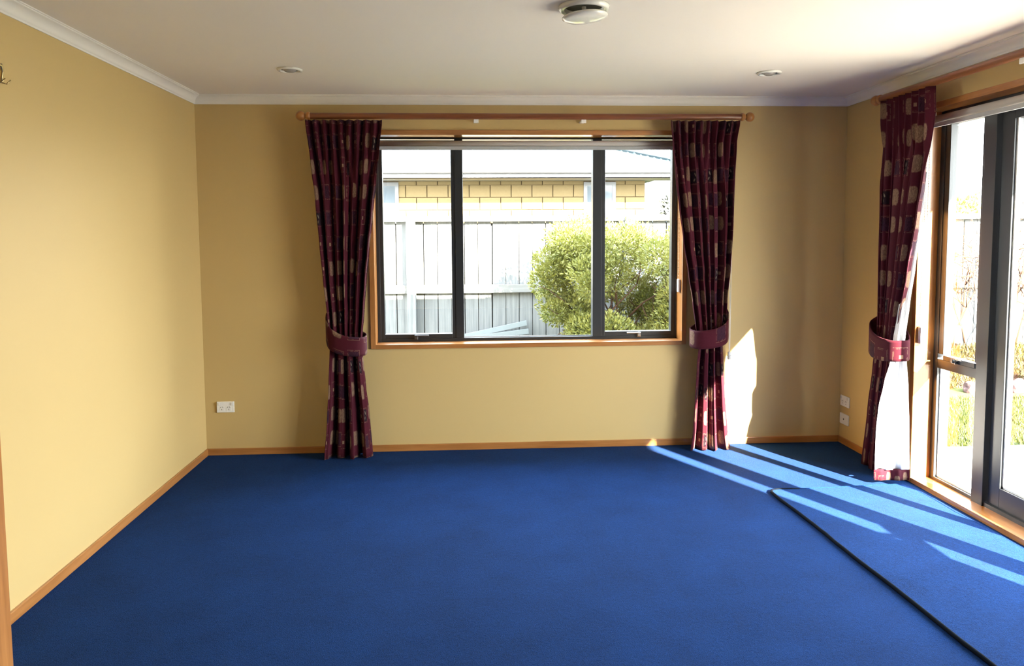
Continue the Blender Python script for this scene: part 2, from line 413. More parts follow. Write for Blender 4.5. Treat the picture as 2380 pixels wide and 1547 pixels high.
# ------------------------------------------------------------------ glazed doors in the right wall
d1 = sstruct('door_1', 'charcoal glazed doors with narrow side windows')
jy0, jy1, jz1 = -0.892, -3.275, 2.165
ix = 4.500                                # inner face of the aluminium
obj('liner_side', boxes((W-0.014, ix+0.04, jy0, dy0+0.004, 0, dz1)), 'wood_z', d1, bevel=0.002)
obj('liner_side', boxes((W-0.014, ix+0.04, dy1-0.004, jy1, 0, dz1)), 'wood_z', d1, bevel=0.002)
obj('liner_head', boxes((W-0.014, ix+0.04, jy1, jy0, jz1, dz1+0.004)), 'wood_y', d1, bevel=0.002)
obj('liner_sill', boxes((W-0.012, ix+0.02, jy1, jy0, -0.01, 0.028)), 'wood_y', d1, bevel=0.002)
ox = 4.580
fyA, fyB = jy0, jy1
obj('frame', boxes((ix, ox, fyA-0.040, fyA, 0.0, jz1), (ix, ox, fyB, fyB+0.025, 0.0, jz1), (ix, ox, fyB+0.025, fyA-0.040, jz1-0.045, jz1), (ix, ox, fyB+0.025, fyA-0.040, 0.0, 0.045)), 'alu', d1, bevel=0.002)
mA, mB = (-1.372, -1.283), (-2.860, -2.770)
for a, b in (mA, mB):
    mu = obj('mullion', boxes((ix-0.012, ox, a, b, 0.0, jz1-0.045)), 'alu', d1, bevel=0.002)
def side_light(a, b):                      # a < b
    xs = ix+0.046
    s1 = obj('sash', boxes((ix+0.004, xs, a, a+0.034, 0.775, 2.12), (ix+0.004, xs, b-0.044, b, 0.775, 2.12), (ix+0.004, xs, a+0.034, b-0.044, 2.086, 2.12), (ix+0.004, xs, a+0.034, b-0.044, 0.742, 0.770)), 'alu', d1, bevel=0.002)
    obj('pane', boxes((ix+0.020, ix+0.024, a+0.03, b-0.04, 0.77, 2.10)), 'glass', s1)
    y = b-0.17
    bm = boxes((ix-0.016, ix+0.004, y-0.012, y+0.012, 0.742, 0.772)); box(bm, ix-0.030, ix-0.016, y-0.085, y+0.012, 0.770, 0.780); box(bm, ix-0.030, ix-0.006, y-0.010, y+0.010, 0.748, 0.776)
    obj('latch', bm, 'metal', s1, bevel=0.003)
    obj('rail', boxes((ix, ix+0.046, a, b, 0.692, 0.744)), 'alu', d1, bevel=0.002)
    obj('pane', boxes((ix+0.024, ix+0.028, a, b, 0.045, 0.695)), 'glass', d1)
    obj('gasket', boxes((ix+0.018, ix+0.024, b-0.008, b, 0.05, 0.69), (ix+0.018, ix+0.024, a, b, 0.045, 0.054)), 'white', d1)
side_light(-1.283, fyA-0.040); side_light(fyB+0.025, mB[0])
def leaf_door(a, b, x0, x1, wa, wb, handle):
    lf = obj('door_leaf', boxes((x0, x1, a, a+wa, 0.05, 2.118), (x0, x1, b-wb, b, 0.05, 2.118), (x0, x1, a+wa, b-wb, 2.045, 2.118), (x0, x1, a+wa, b-wb, 0.05, 0.155)), 'alu', d1, bevel=0.002)
    xm = (x0+x1)/2
    obj('pane', boxes((xm-0.002, xm+0.002, a+wa-0.006, b-wb+0.006, 0.15, 2.05)), 'glass', lf)
    obj('glazing_bead', boxes((xm-0.012, xm-0.002, b-wb-0.010, b-wb, 0.155, 2.045), (xm-0.012, xm-0.002, a+wa, a+wa+0.010, 0.155, 2.045), (xm-0.012, xm-0.002, a+wa, b-wb, 0.155, 0.165)), 'white', lf)
    if handle:
        bm = boxes((x0-0.010, x0, a+0.012, a+0.040, 0.93, 1.13)); tube(bm, [(x0-0.012, a+0.026, 1.06), (x0-0.045, a+0.026, 1.06), (x0-0.048, a+0.10, 1.055)], 0.008, 8)
        obj('handle', bm, 'dkmetal', lf)
leaf_door(-2.075, mA[0]-0.010, ix+0.012, ix+0.062, 0.055, 0.085, True)
leaf_door(mB[1]+0.004, -2.025, ix+0.030, ix+0.080, 0.060, 0.050, False)
obj('threshold', boxes((ix-0.004, ix+0.012, mB[1], mA[0], 0.02, 0.05)), 'alu', d1)

# exterior reveal bricks beside the doors, eaves
sk = struct('wall_outer', boxes((W+0.115, W+0.205, -0.775, 0.33, -0.3, 2.3), (W+0.115, W+0.205, D-0.2, -3.36, -0.3, 2.3)), 'mortar', 'brick outer skin beside the glazed doors')
bm0 = boxes((0, 0.10, 0, 0.22, 0, 0.070)); bproto = obj('brick', bm0, 'brick2', sk)
bproto.location = (W+0.110, -0.793, -0.26)
for k in range(1, 30):
    c = bproto.copy(); COL.objects.link(c); c.location = (W+0.110, -0.793 if k % 2 == 0 else -0.780, -0.26+k*0.082); c.parent = sk
struct('trim_5', boxes((W+0.10, 5.0, D-0.5, 0.50, 2.200, 2.215)), 'soffit', 'soffit under the eave outside the doors')
struct('trim_6', boxes((4.905, 5.0, D-0.5, 0.50, 2.195, 2.29)), 'gutter', 'gutter along the eave outside the doors')
struct('trim_7', boxes((-0.6, 5.0, 0.24, 0.50, 2.165, 2.18)), 'soffit', 'soffit outside the window')
struct('trim_8', boxes((-0.6, 5.0, 0.42, 0.52, 2.160, 2.22)), 'gutter', 'gutter along the eave outside the window')
bm = bmesh.new(); rv = [bm.verts.new(q) for q in ((-0.6, 0.50, 2.22), (4.99, 0.50, 2.22), (4.99, D-0.9, 2.22), (-0.6, D-0.9, 2.22), (-0.25, 0.18, 2.46), (4.48, 0.18, 2.46), (4.48, D-0.3, 2.46), (-0.25, D-0.3, 2.46), (2.2, -2.4, 3.05), (2.2, D+2.0, 3.05))]
for q in ((0, 1, 5, 4), (1, 2, 6, 5), (2, 3, 7, 6), (3, 0, 4, 7), (4, 5, 8), (5, 6, 9, 8), (6, 7, 9), (7, 4, 8, 9)): bm.faces.new([rv[i] for i in q])
struct('roof', bm, 'roof', 'roof over the room')

# ------------------------------------------------------------------ curtains
def curtain_panel(name, left, right, plane, base, amp_tab, n_top, n_mid, n_low, fabric_w, parent, ztop, zbot, seed, mat='fabric', facing=-1, skew=0.0, nu=170, nv=64, hem_drop=None):
    rnd = random.Random(seed)
    ph = rnd.random()*6; amps = [0.75+0.5*rnd.random() for _ in range(40)]
    bm = bmesh.new(); uvl = bm.loops.layers.uv.new('UVMap'); grid = []; uvs = {}
    for j in range(nv+1):
        t = j/nv; row = []
        for i in range(nu+1):
            s_ = i/nu
            zb = zbot + (hem_drop(s_) if hem_drop else 0.0)
            zt = ztop
            z = zt+(zb-zt)*t
            a, b = lerp_tab(left, z), lerp_tab(right, z)
            A = lerp_tab(amp_tab, z)
            k = max(0.0, min(1.0, (ztop-z-0.10)/0.45)); k = k*k*(3-2*k)
            drift = 0.35*math.sin(1.3*z+ph)
            sq = s_+0.018*math.sin(2*PI*s_*1.7+ph)
            p1 = 2*PI*(n_top*s_) + ph; p2 = 2*PI*n_mid*sq+ph*0.7+drift; p3 = 2*PI*n_low*sq+ph*0.4+drift*0.6
            am1 = amps[int(n_top*s_+ph/6) % 40]
            kb = max(0.0, min(1.0, (0.86-z)/0.16)); kb = kb*kb*(3-2*kb)
            w1_ = math.sin(p1)*0.5+0.5*math.sin(p1)**3
            fold = lambda q: math.sin(q)+0.28*math.sin(2*q+1.1)+0.10*math.sin(3.1*q+ph)
            am2 = 0.85+0.35*math.sin(0.37*p2+ph); am3 = 0.9+0.3*math.sin(0.41*p3+2*ph)
            w2_ = (1-kb)*am2*fold(p2)+kb*am3*fold(p3)
            off = A*((1-k)*0.62*am1*w1_ + k*w2_*0.85)
            lat = a+(b-a)*s_ + (b-a)*0.020*k*math.sin(2*p2+0.6)*math.sin(PI*s_)
            d = base + facing*off + skew*s_
            row.append(bm.verts.new((lat, d, z) if plane == 'y' else (d, lat, z)))
            uvs[row[-1]] = (s_*fabric_w+seed*0.37, z+seed*0.11)
        grid.append(row)
    for j in range(nv):
        for i in range(nu):
            f = bm.faces.new((grid[j][i], grid[j][i+1], grid[j+1][i+1], grid[j+1][i]))
            for l in f.loops: l[uvl].uv = uvs[l.vert]
    return obj(name, bm, mat, parent, smooth=True, solid=0.003)
def ribbon(name, path, parent, mat='fabric', n=60, u0=0.0, thick=0.008):
    """path: (x, y, z, half height) control points, smoothed"""
    P = [Vector(q[:3]) for q in path]; Hh = [q[3] for q in path]
    bm = bmesh.new(); uvl = bm.loops.layers.uv.new('UVMap'); rows = []; acc = 0; last = None; uvs = {}
    def cr(a, b, c, d, t): return 0.5*((2*b)+(c-a)*t+(2*a-5*b+4*c-d)*t*t+(3*b-a-3*c+d)*t*t*t)
    m_ = len(P)-1
    for k in range(n+1):
        u = k/n*m_; i = min(int(u), m_-1); t = u-i
        g = lambda L: cr(L[max(i-1, 0)], L[i], L[i+1], L[min(i+2, m_)], t)
        q = g(P); h = g(Hh)
        if last is not None: acc += (q-last).length
        last = q; row = []
        for w_ in range(9):
            f = w_/8*2-1
            v = bm.verts.new(q+Vector((0, 0, f*h))); row.append(v); uvs[v] = (u0+acc, u0*0.5+f*0.06)
        rows.append(row)
    for k in range(n):
        for w_ in range(8):
            f = bm.faces.new((rows[k][w_], rows[k+1][w_], rows[k+1][w_+1], rows[k][w_+1]))
            for l in f.loops: l[uvl].uv = uvs[l.vert]
    return obj(name, bm, mat, parent, smooth=True, solid=thick)

Lleft = [(2.218,0.744),(1.971,0.771),(1.695,0.800),(1.416,0.820),(1.191,0.836),(0.951,0.856),(0.765,0.869),(0.478,0.856),(0.248,0.842),(0.0,0.820)]
Lright = [(2.205,1.233),(2.054,1.214),(1.833,1.190),(1.610,1.166),(1.386,1.139),(1.189,1.116),(0.990,1.098),(0.791,1.077),(0.676,1.077),(0.474,1.093),(0.300,1.112),(0.0,1.130)]
Rleft = [(2.215,3.124),(2.055,3.137),(1.828,3.157),(1.657,3.179),(1.428,3.210),(1.197,3.251),(1.022,3.282),(0.832,3.308),(0.700,3.328),(0.582,3.317),(0.345,3.305),(0.137,3.293),(0.0,3.276)]
Rright = [(2.216,3.588),(2.083,3.566),(1.827,3.559),(1.541,3.555),(1.252,3.542),(1.049,3.524),(0.844,3.518),(0.726,3.508),(0.579,3.519),(0.341,3.535),(0.132,3.556),(0.0,3.579)]
AMP = [(2.22, 0.036), (1.9, 0.046), (1.4, 0.054), (0.95, 0.044), (0.78, 0.032), (0.60, 0.045), (0.3, 0.060), (0.0, 0.070)]
cL = tag(empty('curtain'), 'burgundy patterned curtain tied back at the left side of the window', 'curtain', 'burgundy tied-back curtains')
curtain_panel('curtain_panel', Lleft, Lright, 'y', -0.135, AMP, 9, 6.4, 3.6, 1.25, cL, 2.222, 0.006, 1)
ribbon('tieback', [(0.835,-0.012,0.955,0.012),(0.835,-0.07,0.915,0.045),(0.848,-0.15,0.850,0.072),(0.885,-0.205,0.805,0.072),(0.965,-0.222,0.768,0.066),(1.060,-0.205,0.755,0.062),(1.098,-0.140,0.755,0.060),(1.082,-0.06,0.775,0.055),(0.98,-0.03,0.83,0.045),(0.86,-0.012,0.93,0.012)], cL, u0=0.31)
cR = tag(empty('curtain'), 'burgundy patterned curtain at the right side of the window, partly in sunlight', 'curtain', 'burgundy tied-back curtains')
curtain_panel('curtain_panel', Rleft, Rright, 'y', -0.135, AMP, 9, 6.2, 3.7, 1.25, cR, 2.222, 0.006, 3)
ribbon('tieback', [(3.540,-0.012,0.960,0.012),(3.542,-0.07,0.925,0.045),(3.532,-0.15,0.862,0.070),(3.498,-0.205,0.812,0.070),(3.420,-0.222,0.780,0.064),(3.325,-0.205,0.768,0.062),(3.288,-0.140,0.768,0.060),(3.302,-0.06,0.785,0.055),(3.40,-0.03,0.84,0.045),(3.525,-0.012,0.935,0.012)], cR, u0=0.77)
# side curtain beside the doors: front fabric, exposed white lining, turned hem
Sl = [(2.249,-0.640),(1.839,-0.672),(1.582,-0.682),(1.322,-0.684),(1.113,-0.688),(0.955,-0.690),(0.794,-0.679),(0.657,-0.657),(0.377,-0.612),(0.0,-0.559)]
Se = [(2.239,-1.155),(2.144,-1.160),(1.964,-1.146),(1.759,-1.112),(1.573,-1.071),(1.234,-0.992),(0.981,-0.920),(0.850,-0.900),(0.716,-0.880),(0.492,-0.840),(0.266,-0.830),(0.0,-0.830)]
AMPS = [(2.25, 0.026), (1.9, 0.036), (1.4, 0.034), (0.9, 0.024), (0.6, 0.022), (0.0, 0.025)]
cS = tag(empty('curtain'), 'burgundy patterned curtain with white lining showing, beside the glazed doors', 'curtain', 'burgundy tied-back curtains')
curtain_panel('curtain_panel', Sl, Se, 'x', 4.275, AMPS, 8, 4.6, 2.4, 1.05, cS, 2.262, 0.012, 6)
Ll = [(1.82,4.392),(1.649,4.369),(1.527,4.350),(1.231,4.302),(0.982,4.264),(0.857,4.246),(0.731,4.224),(0.606,4.190),(0.454,4.160),(0.327,4.150),(0.0,4.148)]
Lr = [(1.82,4.397),(1.649,4.384),(1.527,4.373),(1.280,4.351),(1.081,4.327),(0.856,4.305),(0.730,4.314),(0.578,4.329),(0.323,4.343),(0.0,4.355)]
AML = [(1.82, 0.002), (1.5, 0.005), (0.9, 0.010), (0.7, 0.014), (0.3, 0.016), (0.0, 0.016)]
curtain_panel('lining', Ll, Lr, 'y', -0.915, AML, 2, 2.2, 2.2, 0.5, cS, 1.82, 0.092, 2, 'lining', nu=80, nv=48, skew=-0.020)
curtain_panel('hem', Ll, Lr, 'y', -0.917, AML, 2, 2.2, 2.2, 0.5, cS, 0.094, 0.026, 2, 'fabric', nu=80, nv=4, skew=-0.020)
ribbon('tieback', [(4.386,-0.70,0.965,0.012),(4.33,-0.655,0.93,0.05),(4.245,-0.66,0.86,0.078),(4.205,-0.74,0.815,0.076),(4.200,-0.84,0.795,0.068),(4.222,-0.925,0.793,0.062),(4.270,-0.960,0.797,0.060),(4.320,-0.945,0.805,0.058),(4.365,-0.84,0.86,0.04),(4.388,-0.715,0.94,0.012)], cS, u0=1.53)
for hx, hy, hz, lab in ((0.838, 0, 0.975, 'left'), (3.538, 0, 0.98, 'right'), (W, -0.70, 0.985, 'side')):
    bm = bmesh.new()
    if lab == 'side': tube(bm, [(W, hy, hz), (W-0.02, hy, hz), (W-0.022, hy, hz-0.012), (W-0.012, hy, hz-0.026)], 0.003, 6)
    else: tube(bm, [(hx, 0, hz), (hx, -0.02, hz), (hx, -0.022, hz-0.012), (hx, -0.012, hz-0.026)], 0.003, 6)
    txt = {'left': 'small brass tieback hook of the curtain left of the window', 'right': 'small brass tieback hook of the curtain right of the window', 'side': 'small brass tieback hook of the curtain beside the doors'}[lab]
    tag(obj('tieback_hook', bm, 'brass', smooth=True), txt, 'hook', 'tieback hooks')

# curtain poles
def pole(axis, a, b, other, z, label, brackets, group, ends=(True, True)):
    root = tag(empty('curtain_rod'), label, 'curtain rod', group)
    P = lambda t: (t, other, z) if axis == 'x' else (other, t, z)
    bm = bmesh.new(); tube(bm, [P(a), P(b)], 0.0205, 24); obj('pole', bm, 'rod_'+axis, root, smooth=False)
    for e_, sgn in ((a, -1 if a < b else 1), (b, 1 if a < b else -1)):
        if not ends[0 if e_ == a else 1]: continue
        pf = [(0.0, -0.004), (0.0235, -0.004), (0.0275, 0.004), (0.0275, 0.012), (0.022, 0.021), (0.015, 0.026), (0.015, 0.030)]
        R_ = 0.032
        for k in range(13):
            th = PI*(0.165+0.835*k/12); pf.append((R_*math.sin(th), 0.030+R_*0.86-R_*math.cos(th)*1.0))
        bm = bmesh.new(); lathe(bm, [(r, h*sgn) for r, h in pf], P(e_), axis, 28)
        obj('finial', bm, 'finial', root, smooth=True)
    wall_c = 0.0 if axis == 'x' else W
    for t in brackets:
        bm = bmesh.new(); d_ = 0.016
        if axis == 'x':
            box(bm, t-0.016, t+0.016, other-0.004, -0.0, z-0.030, z-0.019); box(bm, t-0.016, t+0.016, other-0.006, other+0.004, z-0.042, z-0.018)
        else:
            box(bm, other+0.004, W, t-0.016, t+0.016, z-0.030, z-0.019); box(bm, other-0.006, other+0.004, t-0.018, t+0.018, z-0.045, z-0.018)
        obj('bracket', bm, 'white', root, bevel=0.002)
    return root
pole('x', 0.765, 3.615, -0.105, 2.252, 'wooden curtain pole with ball finials over the window', (1.842, 2.553), 'wooden curtain poles')
pole('y', -0.620, -3.62, 4.290, 2.283, 'wooden curtain pole over the glazed doors', (-1.80, -2.9), 'wooden curtain poles')

# draw cord of the window curtain
dc = tag(empty('draw_cord'), 'thin white draw cord with plastic toggle hanging beside the window curtain', 'cord')
bm = bmesh.new(); tube(bm, [(3.590, -0.060, 2.235), (3.580, -0.055, 1.6), (3.580, -0.05, 0.655)], 0.0022, 6); obj('cord', bm, 'cord', dc)
bm = bmesh.new(); tube(bm, [(3.570, -0.060, 2.235), (3.566, -0.055, 1.6), (3.574, -0.05, 0.655)], 0.0018, 6); obj('cord', bm, 'cord', dc)
bm = bmesh.new(); lathe(bm, [(0.004, 0.0), (0.012, -0.004), (0.013, -0.022), (0.015, -0.026), (0.015, -0.031), (0.013, -0.034), (0.013, -0.048), (0.010, -0.055), (0.0, -0.055)], (3.578, -0.05, 0.662), 'z', 16)
obj('toggle', bm, 'white', dc)

# ------------------------------------------------------------------ roller blinds
rb = tag(empty('roller_blind'), 'rolled-up grey roller blind at the top of the window', 'blind', 'roller blinds')
bm = bmesh.new(); tube(bm, [(1.165, 0.062, 2.090), (3.238, 0.062, 2.090)], 0.024, 20); obj('roll', bm, 'blind', rb, smooth=True)
obj('bottom_bar', boxes((1.170, 3.232, 0.030, 0.042, 2.050, 2.074)), 'blindbar', rb, bevel=0.003)
for x in (1.152, 3.240): obj('bracket', boxes((x, x+0.012, 0.035, 0.09, 2.075, 2.142)), 'white', rb)
def bead_chain(root, x, y0, y1, z0, z1, along):
    bm = bmesh.new()
    for s_ in (0, 1):
        n = int((z1-z0)/0.009)
        for k in range(n):
            z = z0+k*0.009
            yy = y0 if s_ == 0 else y1
            c = (x, yy, z) if along == 'y' else (yy, x, z)
            bmesh.ops.create_cube(bm, size=0.0042, matrix=Matrix.Translation(c) @ Matrix.Rotation(0.6, 4, 'Z'))
    return tag(obj('bead_chain', bm, 'bead', root), None, None, None, 'stuff')
ch = bead_chain(rb, 3.240, 0.035, 0.050, 1.15, 2.08, 'y')
obj('chain_weight', boxes((3.234, 3.250, 0.020, 0.062, 1.070, 1.162)), 'white', rb, bevel=0.006)
rs = tag(empty('roller_blind'), 'rolled-up pale roller blind above the glazed doors', 'blind', 'roller blinds')
bm = bmesh.new(); tube(bm, [(4.440, jy0-0.012, 2.112), (4.440, jy1+0.012, 2.112)], 0.024, 20); obj('roll', bm, 'blind', rs, smooth=True)
obj('bottom_bar', boxes((4.410, 4.423, jy1+0.02, jy0-0.02, 2.066, 2.090)), 'blindbar', rs, bevel=0.003)
obj('bracket', boxes((4.41, 4.462, jy0-0.010, jy0, 2.085, 2.160)), 'white', rs)
bead_chain(rs, jy0-0.022, 4.405, 4.422, 0.93, 2.09, 'x')
bm = bmesh.new(); box(bm, 4.398, 4.430, jy0-0.034, jy0-0.0, 0.828, 0.935)
obj('chain_weight', bm, 'white', rs, bevel=0.010)

# ------------------------------------------------------------------ sockets
def socket(axis, c, z, label, double=True, group='white wall plates'):
    """c: centre along the wall"""
    root = tag(empty('wall_socket'), label, 'socket', group)
    w, h, t = (0.058, 0.037, 0.011)
    def bx(bm, u0, u1, z0, z1, d0, d1):
        if axis == 'y': box(bm, c+u0, c+u1, -d1, -d0, z+z0, z+z1)
        else: box(bm, W-d1, W-d0, c-u1, c-u0, z+z0, z+z1)
    bm = bmesh.new(); bx(bm, -w, w, -h, h, 0, t); obj('plate', bm, 'white', root, bevel=0.003)
    if double:
        for s_ in (-1, 1):
            bm = bmesh.new(); bx(bm, s_*0.044-0.008, s_*0.044+0.008, 0.014, 0.032, t, t+0.004); obj('switch', bm, 'white_gloss', root, bevel=0.002)
            bm = bmesh.new(); bx(bm, s_*0.023-0.0155, s_*0.023+0.0155, -0.026, 0.006, t, t+0.0015); q = obj('outlet_face', bm, 'white', root, bevel=0.001)
            bm = bmesh.new(); u = s_*0.023
            for du, dz, sl in ((-0.0065, 0.0, 1), (0.0065, 0.0, -1), (0.0, -0.016, 0)):
                d_ = t+0.0015
                pts = [(du-0.0014-sl*0.002, dz-0.004), (du+0.0014-sl*0.002, dz-0.004), (du+0.0014+sl*0.002, dz+0.004), (du-0.0014+sl*0.002, dz+0.004)]
                vs_ = []
                for e_ in (0.0, 0.0006):
                    for a_, b_ in pts:
                        vs_.append(bm.verts.new((c+u+a_, -(d_+e_), z+b_) if axis == 'y' else (W-(d_+e_), c-(u+a_), z+b_)))
                bm.faces.new(vs_[4:8]); 
                for k in range(4): bm.faces.new((vs_[k], vs_[(k+1) % 4], vs_[4+(k+1) % 4], vs_[4+k]))
            obj('pin_slot', bm, 'black', q)
    else:
        bm = bmesh.new(); lathe(bm, [(0.0, 0.0), (0.006, 0.0), (0.006, -0.002), (0.0, -0.002)], (W-t+0.0005, c, z), 'x', 12); obj('jack', bm, 'black', root)
    return root
socket('y', 0.135, 0.330, 'white double power socket on the wall left of the window')
socket('x', -0.083, 0.305, 'white double power socket beside the curtained doors, above the other plate')
socket('x', -0.080, 0.178, 'white wall plate with one round black jack near the floor', False)

# ------------------------------------------------------------------ ceiling fittings
def downlight(x, y, label):
    root = tag(empty('downlight'), label, 'downlight', 'recessed ceiling downlights')
    bm = bmesh.new(); lathe(bm, [(0.068, 0.0), (0.070, -0.004), (0.066, -0.010), (0.056, -0.012), (0.052, -0.009), (0.050, -0.002)], (x, y, H), 'z', 40)
    obj('bezel', bm, 'white_gloss', root, smooth=True)
    bm = bmesh.new(); lathe(bm, [(0.0, -0.0005), (0.051, -0.0005), (0.051, -0.002), (0.0, -0.002)], (x, y, H), 'z', 32)
    obj('reflector', bm, 'metal', root)
    bm = bmesh.new(); lathe(bm, [(0.036, -0.002), (0.036, -0.006), (0.031, -0.012), (0.020, -0.017), (0.0, -0.019)], (x, y, H), 'z', 28)
    obj('lamp', bm, MT['lampglass'], root, smooth=True)
MT['lampglass'] = plain('unlit_lamp', (0.34, 0.32, 0.30), 0.15, 0.6)
downlight(0.805, -0.815, 'round unlit downlight over the left side of the room')
downlight(3.520, -0.805, 'round unlit downlight over the right side of the room')
vx, vy = 2.256, -2.035
vt = tag(empty('ceiling_vent'), 'round white ceiling vent with a tilted disc, near the top edge', 'vent')
bm = bmesh.new(); lathe(bm, [(0.103, 0.0), (0.105, -0.006), (0.098, -0.017), (0.090, -0.019), (0.087, -0.015), (0.083, -0.017), (0.078, -0.013), (0.074, -0.001)], (vx, vy, H), 'z', 56); obj('ring', bm, 'white_gloss', vt, smooth=True)
bm = bmesh.new(); lathe(bm, [(0.0, -0.0008), (0.076, -0.0008), (0.076, -0.002), (0.0, -0.002)], (vx, vy, H), 'z', 40); obj('throat', bm, 'vent_in', vt)
bm = bmesh.new(); tube(bm, [(vx, vy, H), (vx+0.002, vy, H-0.040)], 0.009, 12); obj('stem', bm, 'white', vt)
bm = bmesh.new(); lathe(bm, [(0.0, 0.006), (0.074, 0.004), (0.088, 0.008), (0.0925, 0.004), (0.092, 0.0), (0.080, -0.007), (0.05, -0.013), (0.0, -0.016)], (0, 0, 0), 'z', 56)
bmesh.ops.rotate(bm, verts=bm.verts, cent=(0, 0, 0), matrix=Matrix.Rotation(math.radians(-4), 3, 'Y')); bmesh.ops.translate(bm, verts=bm.verts, vec=(vx+0.004, vy, H-0.044))
obj('disc', bm, 'white_gloss', vt, smooth=True)

# brass hook on the left wall
hk = tag(empty('wall_hook'), 'ornate brass double hook on the left wall near the ceiling', 'hook')
bm = bmesh.new()
hy, hz = -2.128, 2.128
for k in range(9):
    a = PI*k/8; 
pts = [(0.004, hy-0.035, hz-0.05), (0.010, hy-0.033, hz-0.02), (0.016, hy-0.015, hz+0.006), (0.018, hy+0.004, hz+0.006), (0.014, hy+0.020, hz-0.012), (0.008, hy+0.026, hz-0.035), (0.005, hy+0.024, hz-0.055)]
tube(bm, pts, [0.004, 0.007, 0.0085, 0.0085, 0.0075, 0.006, 0.004], 10); obj('scroll', bm, 'brass', hk, smooth=True)
for q in (hy+0.022, hy-0.012):
    bm = bmesh.new(); tube(bm, [(0.006, q, hz-0.040), (0.010, q+0.004, hz-0.056), (0.022, q+0.008, hz-0.060), (0.036, q+0.014, hz-0.044)], 0.0028, 8); obj('prong', bm, 'brass', hk, smooth=True)
obj('backplate', boxes((0, 0.004, hy-0.03, hy+0.02, hz-0.03, hz+0.002)), 'brass', hk, bevel=0.002)

# ------------------------------------------------------------------ rug (loose piece of carpet by the doors)
rl = [(3.492,-1.030),(3.490,-1.120),(3.497,-1.226),(3.508,-1.403),(3.516,-1.631),(3.515,-1.725),(3.519,-1.876),(3.533,-2.193),(3.537,-2.333),(3.542,-2.562),(3.551,-2.778),(3.560,-3.1),(3.565,-3.45)]
rt = [(3.508,-1.000),(3.549,-0.986),(3.668,-0.994),(3.909,-0.978),(4.147,-0.964),(4.254,-0.960),(4.305,-0.975)]
rr = [(4.318,-1.021),(4.326,-1.248),(4.322,-1.408),(4.333,-1.558),(4.338,-1.67),(4.336,-1.8),(4.342,-2.0),(4.345,-2.6),(4.35,-3.45)]
rug = tag(empty('rug'), 'loose blue carpet piece with dark bound edge lying before the glazed doors', 'rug')
def dens(pts, step=0.03):
    out = []
    for (a, b), (c, d) in zip(pts, pts[1:]):
        n = max(1, int(math.hypot(c-a, d-b)/step))
        for k in range(n): out.append((a+(c-a)*k/n, b+(d-b)*k/n))
    out.append(pts[-1]); return out
outline = dens(list(reversed(rl))+rt+rr)
bm = bmesh.new(); RT = 0.013
def rz(x, y): return RT+0.003*noise.noise((x*2.2, y*2.2, 0.3))
vt_ = [bm.verts.new((x+0.003*noise.noise((x*9, y*9, 1)), y, rz(x, y))) for x, y in outline]
vb = [bm.verts.new((v.co.x, v.co.y, 0.0015)) for v in vt_]
for i in range(len(vt_)):
    j = (i+1) % len(vt_); bm.faces.new((vt_[i], vb[i], vb[j], vt_[j]))
bm.faces.new(vt_); bm.faces.new(vb[::-1])
obj('rug_body', bm, 'rug', rug)
bm = bmesh.new(); tube(bm, [(x-0.002+0.003*noise.noise((x*9, y*9, 1)), y, 0.010) for x, y in dens(list(reversed(rl))+rt[:3], 0.05)], 0.0085, 8); obj('binding', bm, 'binding', rug, smooth=True)
bm = bmesh.new(); tube(bm, [(x+0.002, y, 0.009) for x, y in dens(rt[2:]+rr, 0.05)], 0.007, 8); obj('binding', bm, 'rug', rug, smooth=True)

# ------------------------------------------------------------------ outside: ground, fence, neighbour's house, plants
GZ = -0.15
struct('patio', boxes((W+0.10, 12.0, -14.0, 0.30, GZ-0.15, GZ), ), 'concrete', 'pale concrete patio outside the doors')
struct('ground', boxes((-12, 30, 0.30, 60, GZ-0.35, GZ-0.02), (12.0, 30, -30, 0.30, GZ-0.35, GZ-0.02), (-12, W+0.1, -30, D-0.25, GZ-0.35, GZ-0.02)), 'lawn', 'lawn ground beyond the patio')
def blades(name, pts, mat, hmin, hmax, w, parent=None):
    vs_, fs = [], []
    for (x, y, z) in pts:
        a = random.random()*2*PI; h = random.uniform(hmin, hmax); lx, ly = random.gauss(0, 0.35)*h, random.gauss(0, 0.35)*h
        c, s_ = math.cos(a)*w, math.sin(a)*w; i = len(vs_)
        vs_ += [(x-c, y-s_, z), (x+c, y+s_, z), (x+lx, y+ly, z+h)]; fs.append((i, i+1, i+2))
    me = bpy.data.meshes.new(name); me.from_pydata(vs_, [], fs); me.materials.append(MT[mat])
    o = bpy.data.objects.new(name, me); COL.objects.link(o)
    if parent: o.parent = parent
    return o
pts = [(random.uniform(4.7, 9.6), random.uniform(0.31, 1.96), GZ-0.02) for _ in range(34000)]
tag(blades('lawn_grass', pts, 'grass', 0.025, 0.06, 0.006), 'short green lawn grass outside the glazed doors', 'grass', None, 'stuff')

